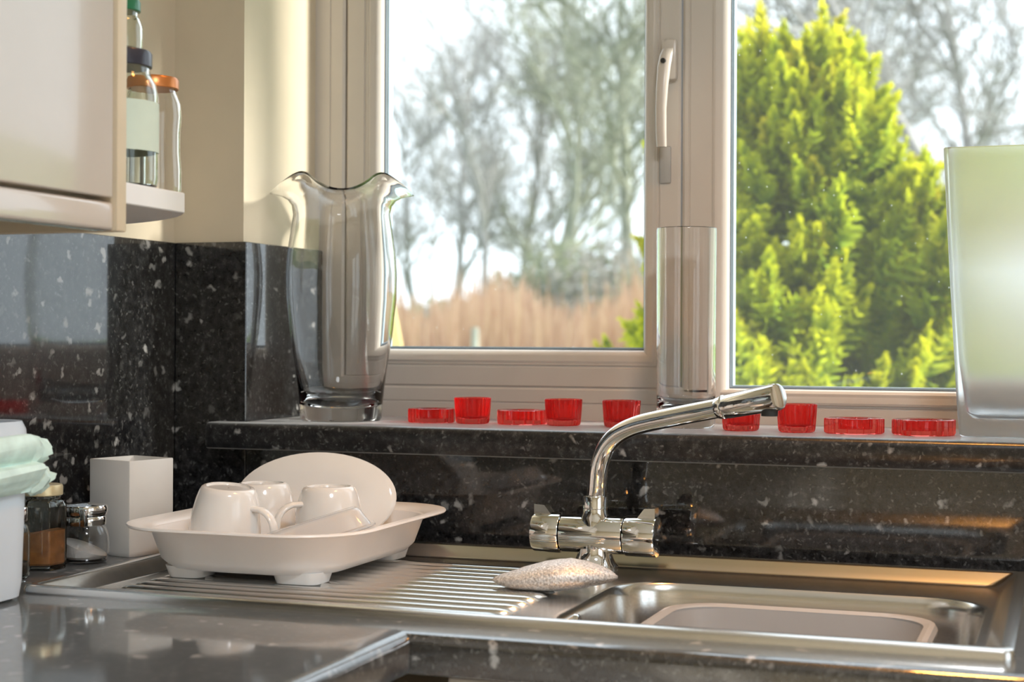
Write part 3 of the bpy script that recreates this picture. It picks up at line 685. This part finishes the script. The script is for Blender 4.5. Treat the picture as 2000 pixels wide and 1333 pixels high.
for (x, y), lab in vot[1:]:
    o = copy_tree(v0, (x, y, ZS+.0002)); o['label'] = lab
def low_dish(loc, label, rad, rot):
    c = (loc[0], loc[1], ZS+.0002)
    r_ = root('low_candle_dish', c, label, 'candle holder', 'low red glass dishes along the sill')
    def lobe(a, z): return 1-.13*abs(math.sin(2.5*(a+rot)))**6*1.2-.02*math.cos(30*a)
    part(r_, 'dish', MB().lathe([(.0005, 0), (rad*.93, 0), (rad*.985, .001), (rad, .003), (rad, .0175), (rad*.985, .0188), (rad*.95, .0192)], c, 120, lobe, cap=False)
         .lathe([(rad*.95, .0192), (.0215, .0188), (.0208, .018), (.0202, .006), (.0005, .0055)], c, 120, lambda a, z: lobe(a, z) if z > .019 else 1, cap=False), REDG, smooth=30)
    return r_
low_dish((.352, .090), 'low scalloped red glass dish next to the wavy vase', .0325, .2)
low_dish((.480, .100), 'low scalloped red glass dish between two ribbed votives', .0355, .9)
low_dish((.929, .066), 'low scalloped red glass dish between a votive and another low dish', .0365, .1)
low_dish((1.0145, .066), 'low scalloped red glass dish touching the square frosted vase', .0385, .6)

# ------------------------------------------------------------------ ceiling lights
def lamp(name, loc, rad, watts, col, label, spread=PI):
    r_ = root(name, loc, label, 'ceiling light')
    part(r_, 'fitting', MB().lathe([(rad*1.15, 0), (rad*1.15, -.012), (rad*1.05, -.03), (rad, -.03), (rad, -.001), (.0005, -.001)], loc, 32, cap=False), CHROME)
    d = bpy.data.lights.new(name+'_light', 'AREA'); d.shape = 'DISK'; d.size = rad*2; d.energy = watts; d.color = col; d.spread = spread
    lo = bpy.data.objects.new(name+'_light', d); COL.objects.link(lo); lo.parent = r_; lo.location = (0, 0, -.02)
    return r_
lamp('ceiling_light', (1.5, -1.75, RZ-.0005), .22, FILL_W, (.90, .95, 1), 'unseen round ceiling light added as fill for the kitchen')  # fill light out of view, added to brighten the room
lamp('ceiling_light', (1.02, -.42, RZ-.0005), .09, SINK_W, (1, .42, .09), 'small warm ceiling downlight above the sink', math.radians(85))

# ------------------------------------------------------------------ garden
GZ = -.25
single('ground', box(-90, 60, .34, 150, GZ-.2, GZ), GRASS, 'grassy garden ground outside the window', 'ground', kind='structure')
single('ground', box(RX+.21, 40, -60, .33, GZ-.2, GZ-.02), plain('paving', (.5, .48, .45), .9), 'pale paved terrace outside the added patio door', 'ground', kind='structure')

# golden conifer
tpos = at_depth(1560, 655, 5.2); tpos.z = GZ
cf = root('golden_conifer', tpos, 'bushy golden green conifer outside the fixed pane', 'tree')
part(cf, 'trunk', MB().tube([tpos+Vector((0, 0, z)) for z in (0, .5, 1.2, 1.9, 2.3)], [.05, .045, .03, .015, .005], 8), BARK)
HT = 2.44
fo = MB()
def lerp3(a, b, t): return tuple(x+(y-x)*t for x, y in zip(a, b))
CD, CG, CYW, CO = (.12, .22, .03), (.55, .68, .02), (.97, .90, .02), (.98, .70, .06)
def spray(base, d, ln, tip, wid):
    d = d.normalized(); n = d.orthogonal().normalized(); n = Matrix.Rotation(random.uniform(0, 2*PI), 3, d) @ n; b = d.cross(n)
    K = 5
    for k in range(K):
        t = (k+.3)/K; p = base+d*ln*t
        for sgn in (-1, 1):
            l2 = ln*(.42*(1-t)+.10)*random.uniform(.7, 1.2)
            e = (d*.75+n*sgn*.75+b*random.uniform(-.5, .5)).normalized()
            q = p+e*l2; s_ = e.cross(b).normalized()*wid*(1-t*.4)
            fo.add([p-s_, p+s_, q+s_*.25, q-s_*.25], [(0, 1, 2, 3)])
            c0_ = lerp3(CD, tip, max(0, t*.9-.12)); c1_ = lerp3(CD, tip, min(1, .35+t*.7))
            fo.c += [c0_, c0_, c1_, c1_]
def plume(base, d, ln, tip, dark):
    d = d.normalized(); s1 = d.orthogonal().normalized(); s2 = d.cross(s1); NP = 9
    for k in range(NP):
        t = (k+.4)/NP; p = base+d*ln*t+Vector((0, 0, .10*ln*t*t)); spread = 1.0*(1-t)**.8+.12
        for q_ in range(3 if t < .8 else 2):
            a = random.uniform(0, 2*PI)
            e = d*(.75+.5*t)+(s1*math.cos(a)+s2*math.sin(a))*spread*.75+Vector((0, 0, .25))
            tt = min(1, max(0, .25+.85*t+random.gauss(0, .12)))
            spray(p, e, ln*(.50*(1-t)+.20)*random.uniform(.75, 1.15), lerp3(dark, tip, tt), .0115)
for i in range(760):
    u = random.random(); hz = .03+.93*u**.9; z = HT*hz
    a = random.uniform(0, 2*PI); rad = Vector((math.cos(a), math.sin(a), 0))
    R = (.98*(1-hz)**.62+.02)*(1+.16*math.sin(3*a+5*z)+.10*math.sin(7*a-9*z))
    ln = random.uniform(.26, .46)*(1-.45*hz); dep = random.uniform(.35, .95)
    out = random.uniform(.35, .95); d = rad*out+Vector((random.gauss(0, .18), random.gauss(0, .18), random.uniform(.55, 1.2)))
    d.normalize(); rr_ = max(0, R*(.55+.45*dep)-ln*.75*math.hypot(d.x, d.y))
    tip = lerp3(CG, CYW, min(1, max(.05, random.gauss(.92, .2))))
    if random.random() < .16: tip = lerp3(tip, CO, .55)
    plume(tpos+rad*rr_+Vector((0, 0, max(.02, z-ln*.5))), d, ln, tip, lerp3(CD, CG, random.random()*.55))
for i in range(9):   # leading shoots
    a = random.uniform(0, 2*PI); z = HT*random.uniform(.74, .90)
    plume(tpos+Vector((.12*math.cos(a), .12*math.sin(a), z)), Vector((.22*math.cos(a), .22*math.sin(a), 1)), random.uniform(.20, .30), lerp3(CYW, CO, random.random()*.5), CG)
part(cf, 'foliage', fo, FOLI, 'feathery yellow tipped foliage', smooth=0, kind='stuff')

# bare trees
def tree(px, dist, height, rad, lean, mat, label, dens=1.0, seed=1, spread=1.0):
    rnd = random.Random(seed)
    p = at_depth(px, 655, dist); p.z = GZ
    r_ = root('bare_tree', p, label, 'tree', 'leafless trees beyond the reeds')
    tk = MB(); brn = MB()
    def walk(mb, start, d, ln, r0_, r1_, n, jit, seg):
        pts = [start]; d = d.normalized()
        for k in range(n):
            d = (d+Vector((rnd.gauss(0, jit), rnd.gauss(0, jit), rnd.gauss(0, jit*.6)+.03))).normalized(); pts.append(pts[-1]+d*ln/n)
        mb.tube(pts, [r0_+(r1_-r0_)*k/n for k in range(n+1)], seg, False); return pts
    tp_ = walk(tk, p, Vector((lean*rt.x, lean*rt.y, 1)), height, rad, rad*.18, 9, .07, 7)
    def grow(pts, ln, r, lvl, n0, n1):
        for i in range(n0):
            t = rnd.uniform(n1, 1)*(len(pts)-1); k = min(int(t), len(pts)-2); q = pts[k].lerp(pts[k+1], t-k)
            ax_ = (pts[k+1]-pts[k]).normalized(); s_ = ax_.orthogonal().normalized(); s_ = Matrix.Rotation(rnd.uniform(0, 2*PI), 3, ax_) @ s_
            d = ax_*rnd.uniform(.5, 1.0)+s_*rnd.uniform(.5, 1.0)*spread+Vector((0, 0, .25))
            l2 = ln*rnd.uniform(.6, 1.15)
            pp = walk(brn, q, d, l2, r, r*.4, 4 if lvl < 2 else 3, .16, 4 if lvl < 2 else 3)
            if lvl == 0: grow(pp, ln*.52, r*.5, 1, int(6*dens), .2)
            elif lvl == 1: grow(pp, ln*.55, r*.55, 2, int(5*dens), .15)
            elif lvl == 2: grow(pp, ln*.6, r*.6, 3, int(4*dens), .15)
    grow(tp_, height*.32, rad*.38, 0, int(10*dens), .25)
    part(r_, 'trunk', tk, mat, smooth=60); part(r_, 'branches', brn, mat, 'tangle of thin bare branches', smooth=60, kind='stuff')
TL = [(812, 42, 7.6, .11, -.04, BARK, 'slender leafless tree at the thin end of the row'),
      (885, 42, 8.2, .15, 0, BARK, 'straight leafless tree with a forked grey trunk'),
      (935, 38, 8.4, .13, .02, BARK, 'leafless tree with paired grey trunks close to others'),
      (990, 42, 9.0, .14, .06, BARK, 'tall leafless tree rising from the dark shrubs'),
      (1065, 40, 9.2, .17, -.05, BARKI, 'ivy-green leafless tree with upright trunk'),
      (1150, 37, 9.0, .15, -.12, BARKI, 'mossy leafless tree leaning away from the conifer'),
      (1225, 33, 9.5, .19, -.06, BARKI, 'thick mossy leafless tree close to the window mullion'),
      (850, 47, 8.4, .09, .03, BARK, 'thin leafless tree behind the straight forked one'),
      (1025, 46, 9.2, .10, -.03, BARK, 'thin leafless tree behind the ivy-green tree'),
      (1110, 44, 9.6, .10, .05, BARK, 'thin leafless tree crossing behind the leaning mossy tree'),
      (1330, 40, 10, .16, 0, BARK, 'leafless tree seen behind the window mullion'),
      (1460, 42, 9.8, .14, .05, BARK, 'leafless tree rising behind the conifer tip'),
      (1650, 44, 9.5, .14, -.04, BARK, 'leafless tree behind the right flank of the conifer'),
      (1770, 36, 9.2, .14, .1, BARK, 'low spreading leafless tree between conifer and frosted vase'),
      (1900, 30, 9.4, .15, .12, BARK, 'dark leafless tree leaning outwards behind the frosted vase'),
      (2010, 24, 9.0, .17, -.10, BARK, 'large dark leafless tree past the frosted vase')]
for i, (px, ds, h, r, ln, m_, lab) in enumerate(TL): tree(px, ds, h, r, ln, m_, lab, 1.0 if i < 11 else 1.2, 20+i)

# shrubs in front of the trees
def shrub(px, dist, w, h, cols, label, n=2600, seed=3):
    rnd = random.Random(seed); p = at_depth(px, 655, dist); p.z = GZ
    r_ = root('shrub', p, label, 'shrub', 'shrubs between trees and reeds')
    lf = MB(); st = MB()
    for k in range(40):
        a = rnd.uniform(0, 2*PI); e = p+Vector((w*.5*math.cos(a)*rnd.random(), w*.5*math.sin(a)*rnd.random(), h*rnd.uniform(.7, 1.08)))
        m_ = p.lerp(e, .5)+Vector((rnd.gauss(0, .12), rnd.gauss(0, .12), .1)); st.tube([p, m_, e], [.03, .02, .006], 3, False)
    for k in range(n):
        a = rnd.uniform(0, 2*PI); zz = rnd.random()**.8; rr = w*.5*math.sqrt(rnd.random())*(1-.55*zz**2)
        q = p+Vector((rr*math.cos(a), rr*math.sin(a), h*(.05+.95*zz*rnd.uniform(.7, 1))))
        s_ = Vector((rnd.gauss(0, 1), rnd.gauss(0, 1), rnd.gauss(0, 1))).normalized()*rnd.uniform(.05, .12); t_ = s_.orthogonal()*.6
        lf.add([q-s_, q+t_, q+s_, q-t_], [(0, 1, 2, 3)]); c_ = lerp3(cols[0], cols[1], rnd.random()); lf.c += [c_]*4
    part(r_, 'stems', st, BARK, smooth=60); part(r_, 'leaves', lf, FOLI, 'mass of small leaves', smooth=0, kind='stuff')
OL = ((.22, .26, .16), (.46, .46, .32)); DG = ((.14, .19, .14), (.30, .36, .26)); GRY = ((.34, .32, .28), (.56, .52, .46))
for i, a in enumerate([(800, 36, 4.5, 2.2, GRY, 'pale grey brown shrub at the open end of the row'),
          (880, 34, 3.6, 2.3, OL, 'olive shrub under the straight leafless tree'),
          (960, 31, 4.4, 1.9, DG, 'low dark green shrub behind the reeds'),
          (1030, 33, 3.6, 3.0, DG, 'tall dark green shrub under the ivy-green tree'),
          (1110, 33, 3.6, 3.6, OL, 'tall olive shrub beneath the leaning mossy tree'),
          (1200, 32, 4.0, 3.5, GRY, 'tall grey brown shrub beside the thick mossy tree'),
          (1290, 31, 4.0, 3.0, OL, 'olive shrub behind the window mullion'),
          (1760, 30, 5.0, 2.6, GRY, 'grey brown shrub behind the conifer'),
          (1960, 30, 6.0, 2.4, GRY, 'wide grey brown shrub behind the frosted vase')]):
    shrub(*a, n=1500, seed=50+i)

# dry reeds
rd = MB(); rnd = random.Random(11)
for i in range(9000):
    px = rnd.uniform(560, 2150); t = rnd.uniform(17, 25); p = at_depth(px, 655, t); p.z = GZ
    hgt = (1.55+.037*t*.62)*rnd.uniform(.72, 1.0)*(1.0+.10*math.sin(px*.021)+.07*math.sin(px*.067+t))
    if rnd.random() < .05: hgt *= 1.15
    b_ = Vector((rnd.gauss(0, .10), rnd.gauss(0, .10), 0))
    w = rt*rnd.uniform(.010, .022); m_ = p+b_*.35+Vector((0, 0, hgt*.6)); e = p+b_+Vector((0, 0, hgt))
    rd.add([p-w, p+w, m_-w*.9, m_+w*.9, e-w*.25, e+w*.25], [(0, 1, 3, 2), (2, 3, 5, 4)])
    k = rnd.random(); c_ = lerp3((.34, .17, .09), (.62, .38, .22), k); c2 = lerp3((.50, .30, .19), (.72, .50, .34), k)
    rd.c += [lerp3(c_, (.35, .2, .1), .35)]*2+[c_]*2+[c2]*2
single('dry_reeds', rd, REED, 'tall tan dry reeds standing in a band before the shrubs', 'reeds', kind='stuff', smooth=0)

# leaning yellow timber and grey stake
pa = at_depth(738, 500, 6.0); pb = at_depth(770, 700, 6.0); dv = (pb-pa).normalized(); pb = pa+dv*((GZ-pa.z)/dv.z)
tmb = MB(); w = rt*.045; d2 = Vector((-rt.y, rt.x, 0))*.03
tmb.loft([[tuple(q-w*k-d2), tuple(q+w*k-d2), tuple(q+w*k+d2), tuple(q-w*k+d2)] for q, k in ((pa-dv*.25, .35), (pa, .55), (pb, 2.0))], True, True, True)
single('timber_post', tmb, WOODY, 'pale yellow timber post leaning outside the opening sash', 'post', tuple(pb), smooth=20)
p = at_depth(926, 640, 14); 
single('garden_stake', MB().tube([(p.x, p.y, GZ-.02), (p.x+.01, p.y, p.z-.02), (p.x+.01, p.y, p.z)], [.035, .033, .028], 10), STAKE, 'short grey wooden stake standing in front of the reeds', 'stake', (p.x, p.y, GZ))
